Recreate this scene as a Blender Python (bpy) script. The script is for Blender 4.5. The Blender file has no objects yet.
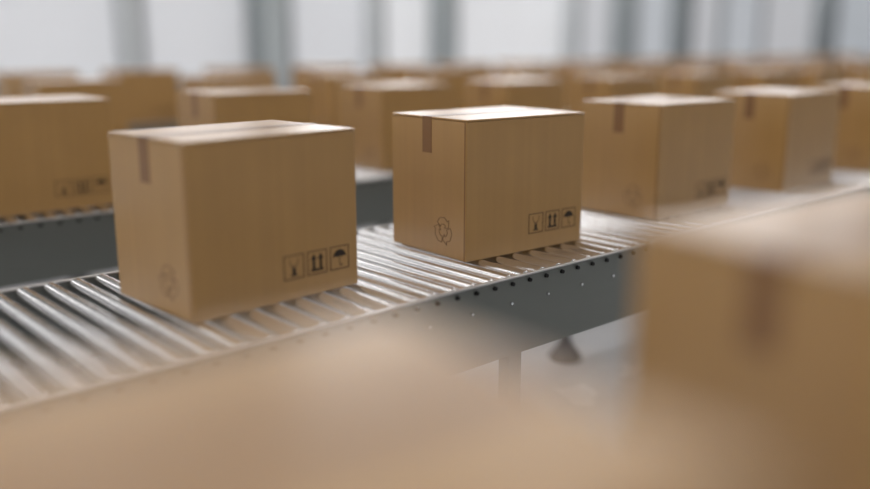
import bpy, bmesh, math, random
from mathutils import Vector

random.seed(7)
U = 0.4                      # metres per layout unit (a carton is one unit = 40 cm tall)
COL = bpy.context.scene.collection
PI = math.pi

# ------------------------------------------------------------------ camera
CAM = (-2.5327, -4.1108, 1.5015); YAW = 0.8430; PITCH = 0.2236
cam_data = bpy.data.cameras.new('camera')
cam_data.sensor_width = 36.0
cam_data.lens = 887.3 / 870.0 * 36.0
cam_data.clip_start = 0.02; cam_data.clip_end = 200
cam = bpy.data.objects.new('camera', cam_data); COL.objects.link(cam)
cam.location = Vector(CAM) * U
look = Vector((math.cos(YAW) * math.cos(PITCH), math.sin(YAW) * math.cos(PITCH), -math.sin(PITCH)))
cam.rotation_euler = look.to_track_quat('-Z', 'Y').to_euler()
cam_data.dof.use_dof = True
cam_data.dof.focus_distance = (Vector((1.72, 0.26, 0.5)) - Vector(CAM)).dot(look) * U
cam_data.dof.aperture_fstop = 0.45
bpy.context.scene.camera = cam

# ------------------------------------------------------------------ world and lights
sc = bpy.context.scene
world = bpy.data.worlds.new('world'); sc.world = world; world.use_nodes = True
world.node_tree.nodes['Background'].inputs[0].default_value = (0.8, 0.86, 0.95, 1)
world.node_tree.nodes['Background'].inputs[1].default_value = 0.6
sc.view_settings.view_transform = 'Standard'; sc.view_settings.look = 'None'
sc.view_settings.gamma = 1.0; sc.view_settings.use_curve_mapping = False
sc.view_settings.exposure = 0.0

WALL_GLASS = 0.335            # glow of the lower glazing seen behind the boxes
HIGH_GLASS = 6.8             # glow of the high clerestory glazing
SIDE_GLASS = 1.2
LAMP = 3.6

X0, X1, Y0, Y1, ZF, ZC = -22.0, 84.0, -16.0, 30.0, -1.80, 15.0

# ------------------------------------------------------------------ materials
def new_mat(name):
    m = bpy.data.materials.new(name); m.use_nodes = True
    return m, m.node_tree, m.node_tree.nodes['Principled BSDF']

def plain(name, col, rough=0.5, metal=0.0, spec=0.5):
    m, nt, b = new_mat(name)
    b.inputs['Base Color'].default_value = (*col, 1); b.inputs['Roughness'].default_value = rough
    b.inputs['Metallic'].default_value = metal; b.inputs['Specular IOR Level'].default_value = spec
    return m

def cardboard(name, col):
    m, nt, b = new_mat(name)
    N = nt.nodes.new; L = nt.links.new
    tc = N('ShaderNodeTexCoord'); mp = N('ShaderNodeMapping'); mp.inputs['Scale'].default_value = (26, 26, .6)
    n1 = N('ShaderNodeTexNoise'); n1.inputs['Scale'].default_value = 1.6; n1.inputs['Detail'].default_value = 3
    L(tc.outputs['Object'], mp.inputs[0]); L(mp.outputs[0], n1.inputs['Vector'])
    n2 = N('ShaderNodeTexNoise'); n2.inputs['Scale'].default_value = 7; n2.inputs['Detail'].default_value = 4
    L(tc.outputs['Object'], n2.inputs['Vector'])
    mx = N('ShaderNodeMix'); mx.data_type = 'FLOAT'; mx.inputs[0].default_value = 0.45
    L(n1.outputs[0], mx.inputs[2]); L(n2.outputs[0], mx.inputs[3])
    cr = N('ShaderNodeValToRGB')
    cr.color_ramp.elements[0].position = 0.32; cr.color_ramp.elements[1].position = 0.68
    cr.color_ramp.elements[0].color = (col[0] * .93, col[1] * .92, col[2] * .91, 1)
    cr.color_ramp.elements[1].color = (col[0] * 1.05, col[1] * 1.05, col[2] * 1.05, 1)
    L(mx.outputs[0], cr.inputs[0]); L(cr.outputs[0], b.inputs['Base Color'])
    b.inputs['Roughness'].default_value = 0.33; b.inputs['Specular IOR Level'].default_value = 0.85
    b.inputs['Coat Weight'].default_value = 0.25; b.inputs['Coat Roughness'].default_value = 0.38; b.inputs['Coat IOR'].default_value = 1.35
    bp = N('ShaderNodeBump'); bp.inputs['Strength'].default_value = 0.05; bp.inputs['Distance'].default_value = 0.002
    L(mx.outputs[0], bp.inputs['Height']); L(bp.outputs[0], b.inputs['Normal'])
    return m

def steel(name, col, rough, scale=(2, 60, 60), metal=1.0):
    m, nt, b = new_mat(name)
    N = nt.nodes.new; L = nt.links.new
    tc = N('ShaderNodeTexCoord'); mp = N('ShaderNodeMapping'); mp.inputs['Scale'].default_value = scale
    n1 = N('ShaderNodeTexNoise'); n1.inputs['Scale'].default_value = 2; n1.inputs['Detail'].default_value = 4
    L(tc.outputs['Object'], mp.inputs[0]); L(mp.outputs[0], n1.inputs['Vector'])
    mr = N('ShaderNodeMapRange'); mr.inputs[3].default_value = rough - 0.05; mr.inputs[4].default_value = rough + 0.07
    L(n1.outputs[0], mr.inputs[0]); L(mr.outputs[0], b.inputs['Roughness'])
    b.inputs['Base Color'].default_value = (*col, 1); b.inputs['Metallic'].default_value = metal
    return m

def glazing(name, col, strength):
    m, nt, b = new_mat(name)
    N = nt.nodes.new; L = nt.links.new
    b.inputs['Base Color'].default_value = (0.5, 0.52, 0.55, 1); b.inputs['Roughness'].default_value = 0.3
    b.inputs['Emission Color'].default_value = (*col, 1)
    b.inputs['Emission Strength'].default_value = strength
    return m

def floor_mat():
    m, nt, b = new_mat('polished_floor')
    N = nt.nodes.new; L = nt.links.new
    tc = N('ShaderNodeTexCoord'); n1 = N('ShaderNodeTexNoise'); n1.inputs['Scale'].default_value = 1.4; n1.inputs['Detail'].default_value = 5
    L(tc.outputs['Object'], n1.inputs['Vector'])
    cr = N('ShaderNodeValToRGB')
    cr.color_ramp.elements[0].color = (0.60, 0.60, 0.62, 1); cr.color_ramp.elements[1].color = (0.78, 0.78, 0.79, 1)
    cr.color_ramp.elements[0].position = .35; cr.color_ramp.elements[1].position = .65
    L(n1.outputs[0], cr.inputs[0]); L(cr.outputs[0], b.inputs['Base Color'])
    mr = N('ShaderNodeMapRange'); mr.inputs[3].default_value = .16; mr.inputs[4].default_value = .34
    L(n1.outputs[0], mr.inputs[0]); L(mr.outputs[0], b.inputs['Roughness'])
    return m

def tape_mat():
    m = plain('brown_packing_tape', (0.25, 0.120, 0.042), 0.33, 0.0, 0.6)
    b = m.node_tree.nodes['Principled BSDF']
    b.inputs['Coat Weight'].default_value = 0.05; b.inputs['Coat Roughness'].default_value = 0.38
    return m

M = dict(
    card=cardboard('kraft_cardboard', (0.45, 0.252, 0.080)),
    tape=tape_mat(),
    ink=plain('black_print', (0.030, 0.016, 0.008), 0.6),
    faint=plain('faded_print', (0.24, 0.135, 0.060), 0.5),
    outline=plain('brown_print', (0.13, 0.070, 0.030), 0.5),
    roller=steel('roller_steel', (0.80, 0.79, 0.79), 0.23, (60, 2, 60)),
    side=steel('frame_steel', (0.22, 0.23, 0.215), 0.36, (1, 30, 30), 0.75),
    lip=steel('pale_steel_lip', (0.62, 0.61, 0.60), 0.30, (2, 40, 40)),  # lighter, smoother steel than the side frames
    axle=plain('dark_axle', (0.02, 0.02, 0.02), 0.45, 0.6),
    bolt=plain('zinc_bolt', (0.7, 0.7, 0.7), 0.25, 1.0),
    rubber=plain('grey_rubber', (0.10, 0.10, 0.105), 0.6),
    floor=floor_mat(),
    wall=plain('pale_wall', (0.22, 0.225, 0.23), 0.7),
    ceil=plain('ceiling_panel', (0.48, 0.49, 0.50), 0.8),
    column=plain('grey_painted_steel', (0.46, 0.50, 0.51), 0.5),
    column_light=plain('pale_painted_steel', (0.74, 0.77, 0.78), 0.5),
    frame=plain('window_frame_grey', (0.42, 0.44, 0.46), 0.5),
    glass=glazing('frosted_daylight_glazing', (1.0, 0.985, 1.0), WALL_GLASS),
    glass_cool=glazing('frosted_glazing_cool', (0.93, 0.96, 1.0), WALL_GLASS * .95),
    glass_warm=glazing('frosted_glazing_bright', (1.0, 0.98, 0.975), WALL_GLASS * 1.30),
    glass_dim=glazing('frosted_glazing_dim', (0.90, 0.95, 1.0), WALL_GLASS * .95),
    glass_high=glazing('clerestory_glazing', (1.0, 0.985, 1.0), HIGH_GLASS),
    glass_high_mid=glazing('clerestory_glazing_mid', (1.0, 0.985, 1.0), HIGH_GLASS * .85),
    glass_highlight=glazing('highlight_glazing', (1.0, 0.985, 0.97), 2.6),  # for the added window that puts highlights on the left rollers
    glass_side=glazing('side_glazing', (1.0, 0.985, 0.97), SIDE_GLASS),
    glass_fill=glazing('fill_glazing', (1.0, 0.985, 0.97), 0.75),  # unseen fill, added to brighten the long box faces
    lamp=glazing('lamp_diffuser', (1.0, 0.97, 0.94), LAMP),
)

# ------------------------------------------------------------------ mesh helpers (layout units in, metres out)
def box_bm(bm, a, b, bevel=0.0, seg=1):
    r = bmesh.ops.create_cube(bm, size=1.0)
    vs = r['verts']
    for v in vs:
        v.co = Vector([(a[i] + b[i]) / 2 + v.co[i] * (b[i] - a[i]) for i in range(3)])
    if bevel:
        es = list({e for v in vs for e in v.link_edges})
        bmesh.ops.bevel(bm, geom=es, offset=bevel, segments=seg, affect='EDGES', profile=0.5)
    return bm

def tube_bm(bm, prof, axis='Y', seg=24, centre=(0, 0, 0), cap=True):
    """surface of revolution; prof = [(distance along axis, radius)]"""
    rings = []
    for t, r in prof:
        ring = []
        for k in range(seg):
            a = 2 * PI * k / seg
            c, s = r * math.cos(a), r * math.sin(a)
            p = {'Y': (c, t, s), 'X': (t, c, s), 'Z': (c, s, t)}[axis]
            ring.append(bm.verts.new(Vector(p) + Vector(centre)))
        rings.append(ring)
    for a, b in zip(rings, rings[1:]):
        for k in range(seg):
            bm.faces.new((a[k], a[(k + 1) % seg], b[(k + 1) % seg], b[k]))
    if cap:
        bm.faces.new(rings[0][::-1]); bm.faces.new(rings[-1])
    return bm

def prism_bm(bm, pts, place, d=0.0016):
    """flat printed shape: 2D polygon given a hair of thickness by place(u, v, w)"""
    lo = [bm.verts.new(place(u, v, 0)) for u, v in pts]
    hi = [bm.verts.new(place(u, v, d)) for u, v in pts]
    bm.faces.new(hi); bm.faces.new(lo[::-1])
    n = len(pts)
    for i in range(n):
        bm.faces.new((lo[i], lo[(i + 1) % n], hi[(i + 1) % n], hi[i]))

def mesh(bm, name, mat, smooth=False):
    bmesh.ops.recalc_face_normals(bm, faces=bm.faces)
    for v in bm.verts: v.co *= U
    me = bpy.data.meshes.new(name); bm.to_mesh(me); bm.free()
    me.materials.append(mat)
    if smooth:
        for p in me.polygons: p.use_smooth = True
        try: me.set_sharp_from_angle(angle=math.radians(35))
        except Exception: pass
    return me

def obj(name, me, parent=None, loc=(0, 0, 0), rz=0.0):
    o = bpy.data.objects.new(name, me); COL.objects.link(o)
    o.location = Vector(loc) * U; o.rotation_euler = (0, 0, rz)
    if parent: o.parent = parent
    return o

def tag(o, label=None, cat=None, group=None, kind=None):
    if label: o['label'] = label
    if cat: o['category'] = cat
    if group: o['group'] = group
    if kind: o['kind'] = kind
    return o

def struct(name, bm, mat, parent=None):
    o = obj(name, mesh(bm, name, mat), parent)
    if not parent: o['kind'] = 'structure'
    return o

def copy_tree(o, parent=None):
    c = o.copy(); COL.objects.link(c); c.parent = parent
    for ch in list(o.children): copy_tree(ch, c)
    return c

B = bmesh.new
# ------------------------------------------------------------------ the hall
struct('floor', box_bm(B(), (X0, Y0, ZF - .5), (X1, Y1, ZF)), M['floor'])
struct('ceiling', box_bm(B(), (X0, Y0, ZC), (X1, Y1, ZC + .4)), M['ceil'])
struct('wall_back', box_bm(B(), (X0, Y1, ZF), (X1, Y1 + .5, ZC)), M['wall'])
struct('wall_front', box_bm(B(), (X0, Y0 - .5, ZF), (X1, Y0, ZC)), M['wall'])
struct('wall_left', box_bm(B(), (X0 - .5, Y0, ZF), (X0, Y1, ZC)), M['wall'])
struct('wall_right', box_bm(B(), (X1, Y0, ZF), (X1 + .5, Y1, ZC)), M['wall'])

win_n = 0
def window(a, b, mat, cols=1, rows=1, axis='x', y=None):
    """window against a wall: thick glazing with a frame and bars around it"""
    global win_n
    win_n += 1
    root = obj('window_%d' % win_n, None); root['kind'] = 'structure'
    (p0, z0), (p1, z1) = a, b
    w = .10; d = .12
    def bx(bm, u0, v0, u1, v1, t0, t1):
        if axis == 'x': box_bm(bm, (u0, y - t1, v0), (u1, y - t0, v1))
        else: box_bm(bm, (y + t0, u0, v0), (y + t1, u1, v1))
    bm = B()
    bx(bm, p0, z0, p1, z0 + w, 0.002, d); bx(bm, p0, z1 - w, p1, z1, 0.002, d)
    bx(bm, p0, z0 + w, p0 + w, z1 - w, 0.002, d); bx(bm, p1 - w, z0 + w, p1, z1 - w, 0.002, d)
    for i in range(1, cols):
        u = p0 + (p1 - p0) * i / cols; bx(bm, u - .03, z0 + w, u + .03, z1 - w, 0.002, d * .8)
    for i in range(1, rows):
        v = z0 + (z1 - z0) * i / rows; bx(bm, p0 + w, v - .03, p1 - w, v + .03, 0.002, d * .75)
    obj('window_frame', mesh(bm, 'window_frame', M['frame']), root)
    bm = B(); bx(bm, p0 + w, z0 + w, p1 - w, z1 - w, 0.004, 0.05)
    obj('window_pane', mesh(bm, 'window_pane', mat), root)

# lower glazing of the back wall, bay by bay between the columns (x positions along the wall)
def wx(u):                                    # where along the back wall the hall's bays fall
    return CAM[0] + (Y1 - CAM[1]) / math.tan(YAW + math.atan((435 - u) / 887.3))
bays = [(-22, 2.9, 'glass'), (3.3, wx(127), 'glass'), (wx(150), wx(252), 'glass'), (wx(294), wx(368), 'glass'), (wx(384), wx(430), 'glass_warm'),
        (wx(456), wx(560), 'glass_warm'), (wx(574), wx(606), 'glass'), (wx(630), wx(663), 'glass_cool'), (wx(684), wx(708), 'glass'),
        (wx(714), wx(750), 'glass_cool'), (wx(753), wx(802), 'glass'), (wx(824), wx(872), 'glass_dim'), (wx(876), 83.6, 'glass_cool')]
for u0, u1, mt in bays:
    head = 5.0 if u0 < 35 else 6.6
    window((u0, 0.0), (u1, head), M[mt], 1, 1, 'x', Y1)
    top = 8.0 if u0 < 17 else 11.0      # unseen clerestory, kept lower at the left to dim the roller reflections
    if u0 > 0: window((u0, head + .4), (u1, top + (head - 5.0)), M['glass_high_mid' if u0 < 17 else 'glass_high'], max(1, int((u1 - u0) / 3)), 2, 'x', Y1)
window((-8.5, 8.6), (-4.5, 14.4), M['glass_highlight'], 2, 3, 'x', Y1)  # unseen narrow window, added to give the left rollers a thin highlight
# left end wall
for k in range(4):
    y0 = -14 + k * 11
    window((y0, 2.0), (y0 + 9.5, 12.5), M['glass_side'], 3, 2, 'y', X0)

# front wall, behind the camera: glowing windows added to brighten the near box faces
for k in range(3):
    x0 = -18 + k * 15
    window((x0, 4.0), (x0 + 11, 13.0), M['glass_fill'], 4, 2, 'x', Y0 + .125)

def column(x, w, y, label, mt='column'):
    """H-section steel column with a base plate"""
    root = obj('steel_column', None, None, (x, y, ZF))
    tag(root, label, 'column', 'steel columns along the back wall')
    bm = B(); h = ZC - ZF
    box_bm(bm, (-w / 2, -w * .5, .06), (w / 2, -w * .38, h)); box_bm(bm, (-w / 2, w * .38, .06), (w / 2, w * .5, h))
    box_bm(bm, (-w * .06, -w * .38, .06), (w * .06, w * .38, h))
    obj('shaft', mesh(bm, 'column_shaft', M[mt]), root)
    bm = box_bm(B(), (-w * .7, -w * .65, 0), (w * .7, w * .65, .06))
    obj('base_plate', mesh(bm, 'column_base', M['column']), root)

cols = [(138, 14, 'slim grey steel column behind the leftmost boxes, first from the left'),
        (273, 34, 'broad dark grey steel column against the pale glazing, second from the left'),
        (375, 12, 'slim grey steel column against the glazing, third from the left'),
        (443, 21, 'dark grey steel column left of the widest bright bay'),
        (567, 10, 'slim grey steel column at the right end of the widest bright bay'),
        (618, 19, 'grey steel column with a slim column close on its left'),
        (673, 16, 'dark grey steel column above the middle of the far boxes, sixth from the left'),
        (711, 5, 'thin grey steel column just right of a narrow bright bay'),
        (812, 18, 'broad dark grey steel column near the right edge of the picture'),
        ]
for u, wpx, lab in cols:
    x = wx(u); a = YAW + math.atan((435 - u) / 887.3)
    dist = (Y1 - 1.0 - CAM[1]) / math.sin(a)
    w = wpx / 887.3 * dist * math.cos(a - YAW) * math.cos(a - YAW) * 1.0
    w = max(.25, w / 1.25)
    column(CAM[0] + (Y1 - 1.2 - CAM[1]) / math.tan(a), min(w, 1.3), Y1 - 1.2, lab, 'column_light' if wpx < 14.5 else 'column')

# ceiling lamps (they light the tops of the boxes)
LAMP_ROW = ['above the foreground boxes', 'above the middle conveyors', 'above the farthest conveyor', 'near the back wall']
LAMP_COL = ['leftmost', 'second from the left', 'third from the left', 'rightmost']
for i in range(4):
    for j in range(4):
        x = -9 + i * 14; y = -4.5 + j * 9
        root = obj('ceiling_light', None, None, (x, y, ZC))
        tag(root, 'long white ceiling light %s, %s of its line' % (LAMP_ROW[j], LAMP_COL[i]), 'ceiling light', 'ceiling lights of the hall')
        bm = B(); hl, hw = 5.2, 1.3
        box_bm(bm, (-hl - .1, -hw - .1, -.25), (hl + .1, -hw, 0)); box_bm(bm, (-hl - .1, hw, -.25), (hl + .1, hw + .1, 0))
        box_bm(bm, (-hl - .1, -hw, -.25), (-hl, hw, 0)); box_bm(bm, (hl, -hw, -.25), (hl + .1, hw, 0))
        obj('housing', mesh(bm, 'lamp_housing', M['frame']), root)
        obj('diffuser', mesh(box_bm(B(), (-hl, -hw, -.18), (hl, hw, -.1)), 'lamp_diffuser', M['lamp']), root)

# ------------------------------------------------------------------ roller conveyors
PITCH_R = 0.1680; HX = 1.3154; R = 0.053; W_IN = 1.915
me_roller = mesh(tube_bm(B(), [(.028, .040), (.028, R - .006), (.034, R), (W_IN - .034, R), (W_IN - .028, R - .006), (W_IN - .028, .040)], 'Y', 28), 'roller', M['roller'], True)
me_axle = mesh(tube_bm(B(), [(-.018, .008), (-.018, .014), (-.004, .0165), (W_IN + .004, .0165), (W_IN + .018, .014), (W_IN + .018, .008)], 'Y', 8), 'axle', M['axle'], True)
LEG_X = 1.72; LEG_P = 2.74
def leg_mesh():
    bm = B()
    box_bm(bm, (-.065, -.05, ZF + .30), (.065, .05, -.50), .006)
    return mesh(bm, 'leg', M['side'])
me_leg = leg_mesh()
def foot_mesh():
    prof = [(ZF + .001, .165), (ZF + .03, .180), (ZF + .07, .160), (ZF + .14, .105), (ZF + .21, .068), (ZF + .26, .045), (ZF + .34, .045)]
    return mesh(tube_bm(B(), prof, 'Z', 24), 'foot', M['rubber'], True)
me_foot = foot_mesh()
def bolt_mesh():
    return mesh(tube_bm(B(), [(-.016, .006), (-.016, .011), (-.003, .013), (.0, .013)], 'Y', 6), 'bolt', M['bolt'])
me_bolt = bolt_mesh()

def conveyor(y, xa, xb, label, indiv_from, braces=True):
    """y = outer face of the near side frame; rollers run across, travel runs along X"""
    k0 = math.ceil((xa - HX) / PITCH_R); k1 = math.floor((xb - HX) / PITCH_R)
    root = obj('roller_conveyor', None, None, (0, y, 0))
    tag(root, label, 'conveyor', 'roller conveyors')
    for s in (0, 1):
        # side frame: folded channel, outer face at y=0 (near) or y=W_IN (far)
        yo = 0 if s == 0 else W_IN; d = 1 if s == 0 else -1
        def yb(a, b): return (min(yo + d * a, yo + d * b), max(yo + d * a, yo + d * b))
        bm = B()
        lo, hi = yb(0, .012); box_bm(bm, (xa - .2, lo, -.57), (xb + .2, hi, -.034))
        lo, hi = yb(.012, .11); box_bm(bm, (xa - .2, lo, -.57), (xb + .2, hi, -.555))
        o = obj('side_frame', mesh(bm, 'side_frame', M['side']), root)
        lo, hi = yb(-.006, .020)
        obj('top_lip', mesh(box_bm(B(), (xa - .2, lo, -.033), (xb + .2, hi, -.018), .003), 'top_lip', M['lip']), root)
    last = 0
    kk = list(range(k0, k1 + 1))
    first = max(0, min(len(kk) - 100, int((indiv_from - xa) / PITCH_R)))
    ind = kk[first:first + 99]; rest = kk[:first] + kk[first + 99:]
    for k in ind:
        r = obj('roller', me_roller, root, (HX + k * PITCH_R, 0, -.0140 - R))
        obj('axle', me_axle, r)
    if rest:
        bm = B()
        for k in rest:
            tube_bm(bm, [(.028, .040), (.034, R), (W_IN - .034, R), (W_IN - .028, .040)], 'Y', 14, (HX + k * PITCH_R, 0, -.0140 - R))
        o = obj('distant_rollers', mesh(bm, 'distant_rollers', M['roller'], True), root); o['kind'] = 'stuff'
    n0 = math.ceil((xa - LEG_X) / LEG_P); n1 = math.floor((xb - LEG_X) / LEG_P)
    for n in range(n0, n1 + 1):
        x = LEG_X + n * LEG_P
        for yy in (.07, W_IN - .07):
            l = obj('leg', me_leg, root, (x, yy, 0)); obj('levelling_foot', me_foot, l)
        bm = B(); box_bm(bm, (x - .05, .12, -.52), (x + .05, W_IN - .12, -.44))
        obj('cross_brace', mesh(bm, 'cross_brace', M['side']), root)
    return root

def bolts(root, xa, xb):
    k = 0; x = 0.91
    while x < xb and k < 40:
        if x > xa:
            obj('bolt', me_bolt, root, (x, 0, -.20))
            k += 1
        x += PITCH_R * 2.18

c0 = conveyor(-4.18, -4.6, 6.0, 'nearest roller conveyor, under the two blurred foreground boxes', -4.6)
c1 = conveyor(-.188, -3.4, 26.0, 'grey steel roller conveyor carrying the sharply focused box', -2.2)
bolts(c1, -1, 6)
c2 = conveyor(3.93, -2.5, 32.0, 'roller conveyor right behind the one with the focused box', -2.5)
c3 = conveyor(8.05, -3.5, 40.0, 'roller conveyor in the third line from the front, hidden behind boxes', -1)
c4 = conveyor(12.15, -3.5, 48.0, 'farthest roller conveyor, nearest to the glazed back wall', -1)

# ------------------------------------------------------------------ the cardboard box
BL, BW, BH = 1.1926, .8718, 1.0
def carton():
    root = obj('cardboard_box', None)
    hx, hy = BL / 2, BW / 2; t = .012
    bm = B()
    # folded wall tube with rounded upright edges, floor panel below; open at the top
    def ring(inset, r, z):
        vs = []
        for cx, cy, a0 in ((hx, hy, 0), (-hx, hy, 90), (-hx, -hy, 180), (hx, -hy, 270)):
            sx, sy = (1 if cx > 0 else -1), (1 if cy > 0 else -1)
            for j in range(4):
                a = math.radians(a0 + j * 30)
                vs.append(bm.verts.new(((abs(cx) - inset - r) * sx + r * math.cos(a), (abs(cy) - inset - r) * sy + r * math.sin(a), z)))
        return vs
    o_top = ring(0, .012, BH - .016); o_bot = ring(0, .012, .006); o_b2 = ring(.006, .010, 0)
    i_top = ring(t, .004, BH - .016); i_bot = ring(t, .004, .02)
    n = len(o_top)
    def bridge(a, b):
        for i in range(n): bm.faces.new((a[i], a[(i + 1) % n], b[(i + 1) % n], b[i]))
    bridge(o_b2, o_bot); bridge(o_bot, o_top); bridge(o_top, i_top); bridge(i_top, i_bot)
    bm.faces.new(o_b2[::-1]); bm.faces.new(i_bot)
    obj('box_body', mesh(bm, 'box_body', M['card'], False), root)
    # top flaps, meeting in a seam along the middle
    for s in (-1, 1):
        a = (-hx + .003, min(s * .001, s * (hy - .001)), BH - .0135); b = (hx - .003, max(s * .001, s * (hy - .001)), BH)
        obj('top_flap', mesh(box_bm(B(), a, b, .004, 2), 'top_flap', M['card']), root)
    # glued corner tab of the sleeve, seen as a fine pale upright line
    bm = B(); box_bm(bm, (-hx - .0015, -hy + .010, .0), (-hx, -hy + .020, BH - .02))
    obj('corner_joint', mesh(bm, 'corner_joint', M['tape']), root)
    # tape over the seam and down both ends
    bm = B(); w = .055
    box_bm(bm, (-hx - .002, -w, BH), (hx + .002, w, BH + .0018))
    for s in (-1, 1):
        box_bm(bm, (min(s * hx, s * (hx + .002)), -w, BH - .26), (max(s * hx, s * (hx + .002)), w, BH + .0018))
    obj('packing_tape', mesh(bm, 'packing_tape', M['tape']), root)
    # handling symbols on the long side: glass, two arrows up, umbrella, each in a frame
    def pf(u, v, w_): return Vector((u, -hy - w_, v))
    S = .152; gap = .024; x1 = hx - .075; z0 = .124; q = S / .165
    frames = []
    for i in range(3):
        xx = x1 - (3 - i) * S - (2 - i) * gap
        frames.append(xx)
        f = B(); b_ = .0075
        prism_bm(f, [(xx, z0), (xx + S, z0), (xx + S, z0 + b_), (xx, z0 + b_)], pf)
        prism_bm(f, [(xx, z0 + S - b_), (xx + S, z0 + S - b_), (xx + S, z0 + S), (xx, z0 + S)], pf)
        prism_bm(f, [(xx, z0 + b_), (xx + b_, z0 + b_), (xx + b_, z0 + S - b_), (xx, z0 + S - b_)], pf)
        prism_bm(f, [(xx + S - b_, z0 + b_), (xx + S, z0 + b_), (xx + S, z0 + S - b_), (xx + S - b_, z0 + S - b_)], pf)
        obj('symbol_frame', mesh(f, 'symbol_frame', M['outline']), root)
    # fragile glass
    g = B(); cx = frames[0] + S / 2
    prism_bm(g, [(cx - q * .026, z0 + q * .022), (cx + q * .026, z0 + q * .022), (cx + q * .026, z0 + q * .030), (cx + q * .014, z0 + q * .034), (cx + q * .013, z0 + q * .075), (cx - q * .013, z0 + q * .075), (cx - q * .014, z0 + q * .034), (cx - q * .026, z0 + q * .030)], pf)
    o = obj('glass_symbol', mesh(g, 'glass_symbol', M['ink']), root)
    g = B()
    prism_bm(g, [(cx - q * .013, z0 + q * .0752), (cx + q * .013, z0 + q * .0752), (cx + q * .036, z0 + q * .108), (cx + q * .038, z0 + q * .142), (cx + q * .031, z0 + q * .142), (cx + q * .029, z0 + q * .110), (cx, z0 + q * .086), (cx - q * .029, z0 + q * .110), (cx - q * .031, z0 + q * .142), (cx - q * .038, z0 + q * .142), (cx - q * .036, z0 + q * .108)], pf)
    obj('glass_bowl_symbol', mesh(g, 'glass_bowl_symbol', M['faint']), root)
    # this way up
    g = B(); cx = frames[1] + S / 2
    prism_bm(g, [(cx - q * .052, z0 + q * .024), (cx + q * .052, z0 + q * .024), (cx + q * .052, z0 + q * .040), (cx - q * .052, z0 + q * .040)], pf)
    for s in (-.027, .027):
        prism_bm(g, [(cx + s - .010, z0 + q * .0402), (cx + s + .010, z0 + q * .0402), (cx + s + .010, z0 + q * .105), (cx + s + .022, z0 + q * .105), (cx + s, z0 + q * .144), (cx + s - .022, z0 + q * .105), (cx + s - .010, z0 + q * .105)], pf)
    obj('arrows_symbol', mesh(g, 'arrows_symbol', M['ink']), root)
    # umbrella
    g = B(); cx = frames[2] + S / 2
    arc = [(cx + q * .056 * math.cos(a), z0 + q * .085 + .050 * math.sin(a)) for a in [PI * k / 12 for k in range(13)]]
    scal = [(cx - q * .037, z0 + q * .096), (cx - q * .019, z0 + q * .085), (cx, z0 + q * .096), (cx + q * .019, z0 + q * .085), (cx + q * .037, z0 + q * .096)]
    prism_bm(g, arc + scal, pf)
    obj('umbrella_symbol', mesh(g, 'umbrella_symbol', M['ink']), root)
    g = B()
    prism_bm(g, [(cx - q * .003, z0 + q * .028), (cx + q * .003, z0 + q * .028), (cx + q * .003, z0 + q * .094), (cx - q * .003, z0 + q * .094)], pf)
    prism_bm(g, [(cx + q * .0032, z0 + q * .022), (cx + q * .022, z0 + q * .022), (cx + q * .022, z0 + q * .040), (cx + q * .016, z0 + q * .040), (cx + q * .016, z0 + q * .028), (cx + q * .0032, z0 + q * .028)], pf)
    obj('umbrella_handle_symbol', mesh(g, 'umbrella_handle_symbol', M['outline']), root)
    # recycling mark on the end panel: outlined three-arrow loop
    def pl(u, v, w_): return Vector((-hx - w_, u, v))
    g = B(); cy, cz = -.185, .190; lw = .0065
    def line(p, q):
        d = Vector((q[0] - p[0], q[1] - p[1])); L = d.length
        if L < 1e-6: return
        nx, ny = -d.y / L * lw / 2, d.x / L * lw / 2
        prism_bm(g, [(p[0] + nx, p[1] + ny), (q[0] + nx, q[1] + ny), (q[0] - nx, q[1] - ny), (p[0] - nx, p[1] - ny)], pl)
    for k in range(3):
        a = math.radians(90 + 120 * k)
        P = [(-50, .088), (-22, .100), (8, .100), (34, .086), (38, .108), (66, .066), (34, .026), (35, .048), (6, .050), (-24, .050), (-46, .040), (-50, .088)]
        P = [(cy + r_ * math.cos(a + math.radians(t_)), cz + r_ * math.sin(a + math.radians(t_))) for t_, r_ in P]
        for p, q in zip(P, P[1:]): line(p, q)
    obj('recycling_symbol', mesh(g, 'recycling_symbol', M['faint']), root)
    return root

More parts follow.
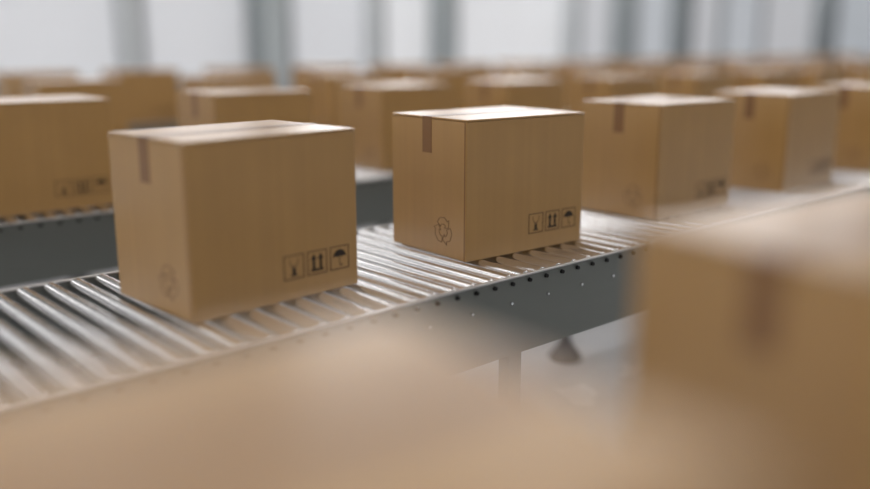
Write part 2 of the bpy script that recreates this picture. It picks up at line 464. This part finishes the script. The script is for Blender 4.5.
proto = carton()
used = [False]
def place(x, y, rot, label, group):
    o = proto if not used[0] else copy_tree(proto)
    used[0] = True
    o.location = Vector((x, y, -.0140)) * U; o.rotation_euler = (0, 0, rot)
    for k in ('label', 'category', 'group'):
        if k in o: del o[k]
    tag(o, label, 'box', group)
    return o

G1 = 'cardboard boxes on the middle conveyor'
place(2.2929, .6893, -.0551, 'sharply focused brown cardboard box in the middle, with crisp printed symbols', G1)
place(.155, .7450, .0631, 'large brown cardboard box next left of the sharply focused box', G1)
place(4.5333, .7048, 0, 'brown cardboard box next right of the sharply focused box', G1)
place(6.784, .7282, .0269, 'second brown cardboard box right of the sharply focused one', G1)
place(9.05, .74, 0, 'brown cardboard box cut by the right edge, last of the focused row', G1)
G0 = 'blurred cardboard boxes in the foreground'
place(.12, -3.12, -.12, 'large blurred cardboard box with white top at the right foreground', G0)
place(-2.1, -3.16, -.08, 'extremely blurred cardboard box filling the bottom of the foreground', G0)

ORD = ['first', 'second', 'third', 'fourth', 'fifth', 'sixth', 'seventh', 'eighth', 'ninth', 'tenth', 'eleventh', 'twelfth',
       'thirteenth', 'fourteenth', 'fifteenth', 'sixteenth', 'seventeenth', 'eighteenth', 'nineteenth']
rows = [(4.72, .15, 0, 8, 'conveyor directly behind the focused box', 'boxes on the conveyor behind the focused box'),
        (8.90, .12, 1, 13, 'second conveyor behind the focused box', 'boxes on the second conveyor behind'),
        (13.05, .35, 1, 16, 'farthest conveyor by the glazed wall', 'boxes on the farthest conveyor')]
rng = random.Random(4)
NUDGE = {(4.72, 0): .10, (4.72, 1): .13, (8.90, 1): -.24, (13.05, 1): .45, (13.05, 2): .10, (13.05, 3): .10}
for y, xo, ka, kb, where, grp in rows:
    for i, k in enumerate(range(ka, kb + 1)):
        ln = '%sblurred cardboard box, %s from the left on the %s' % ('' if y < 5 else 'small ', ORD[i], where)
        place(xo + 2.25 * k + NUDGE.get((y, k), 0) + rng.uniform(-.06, .06), y + rng.uniform(-.05, .05), rng.uniform(-.05, .05), ln, grp)
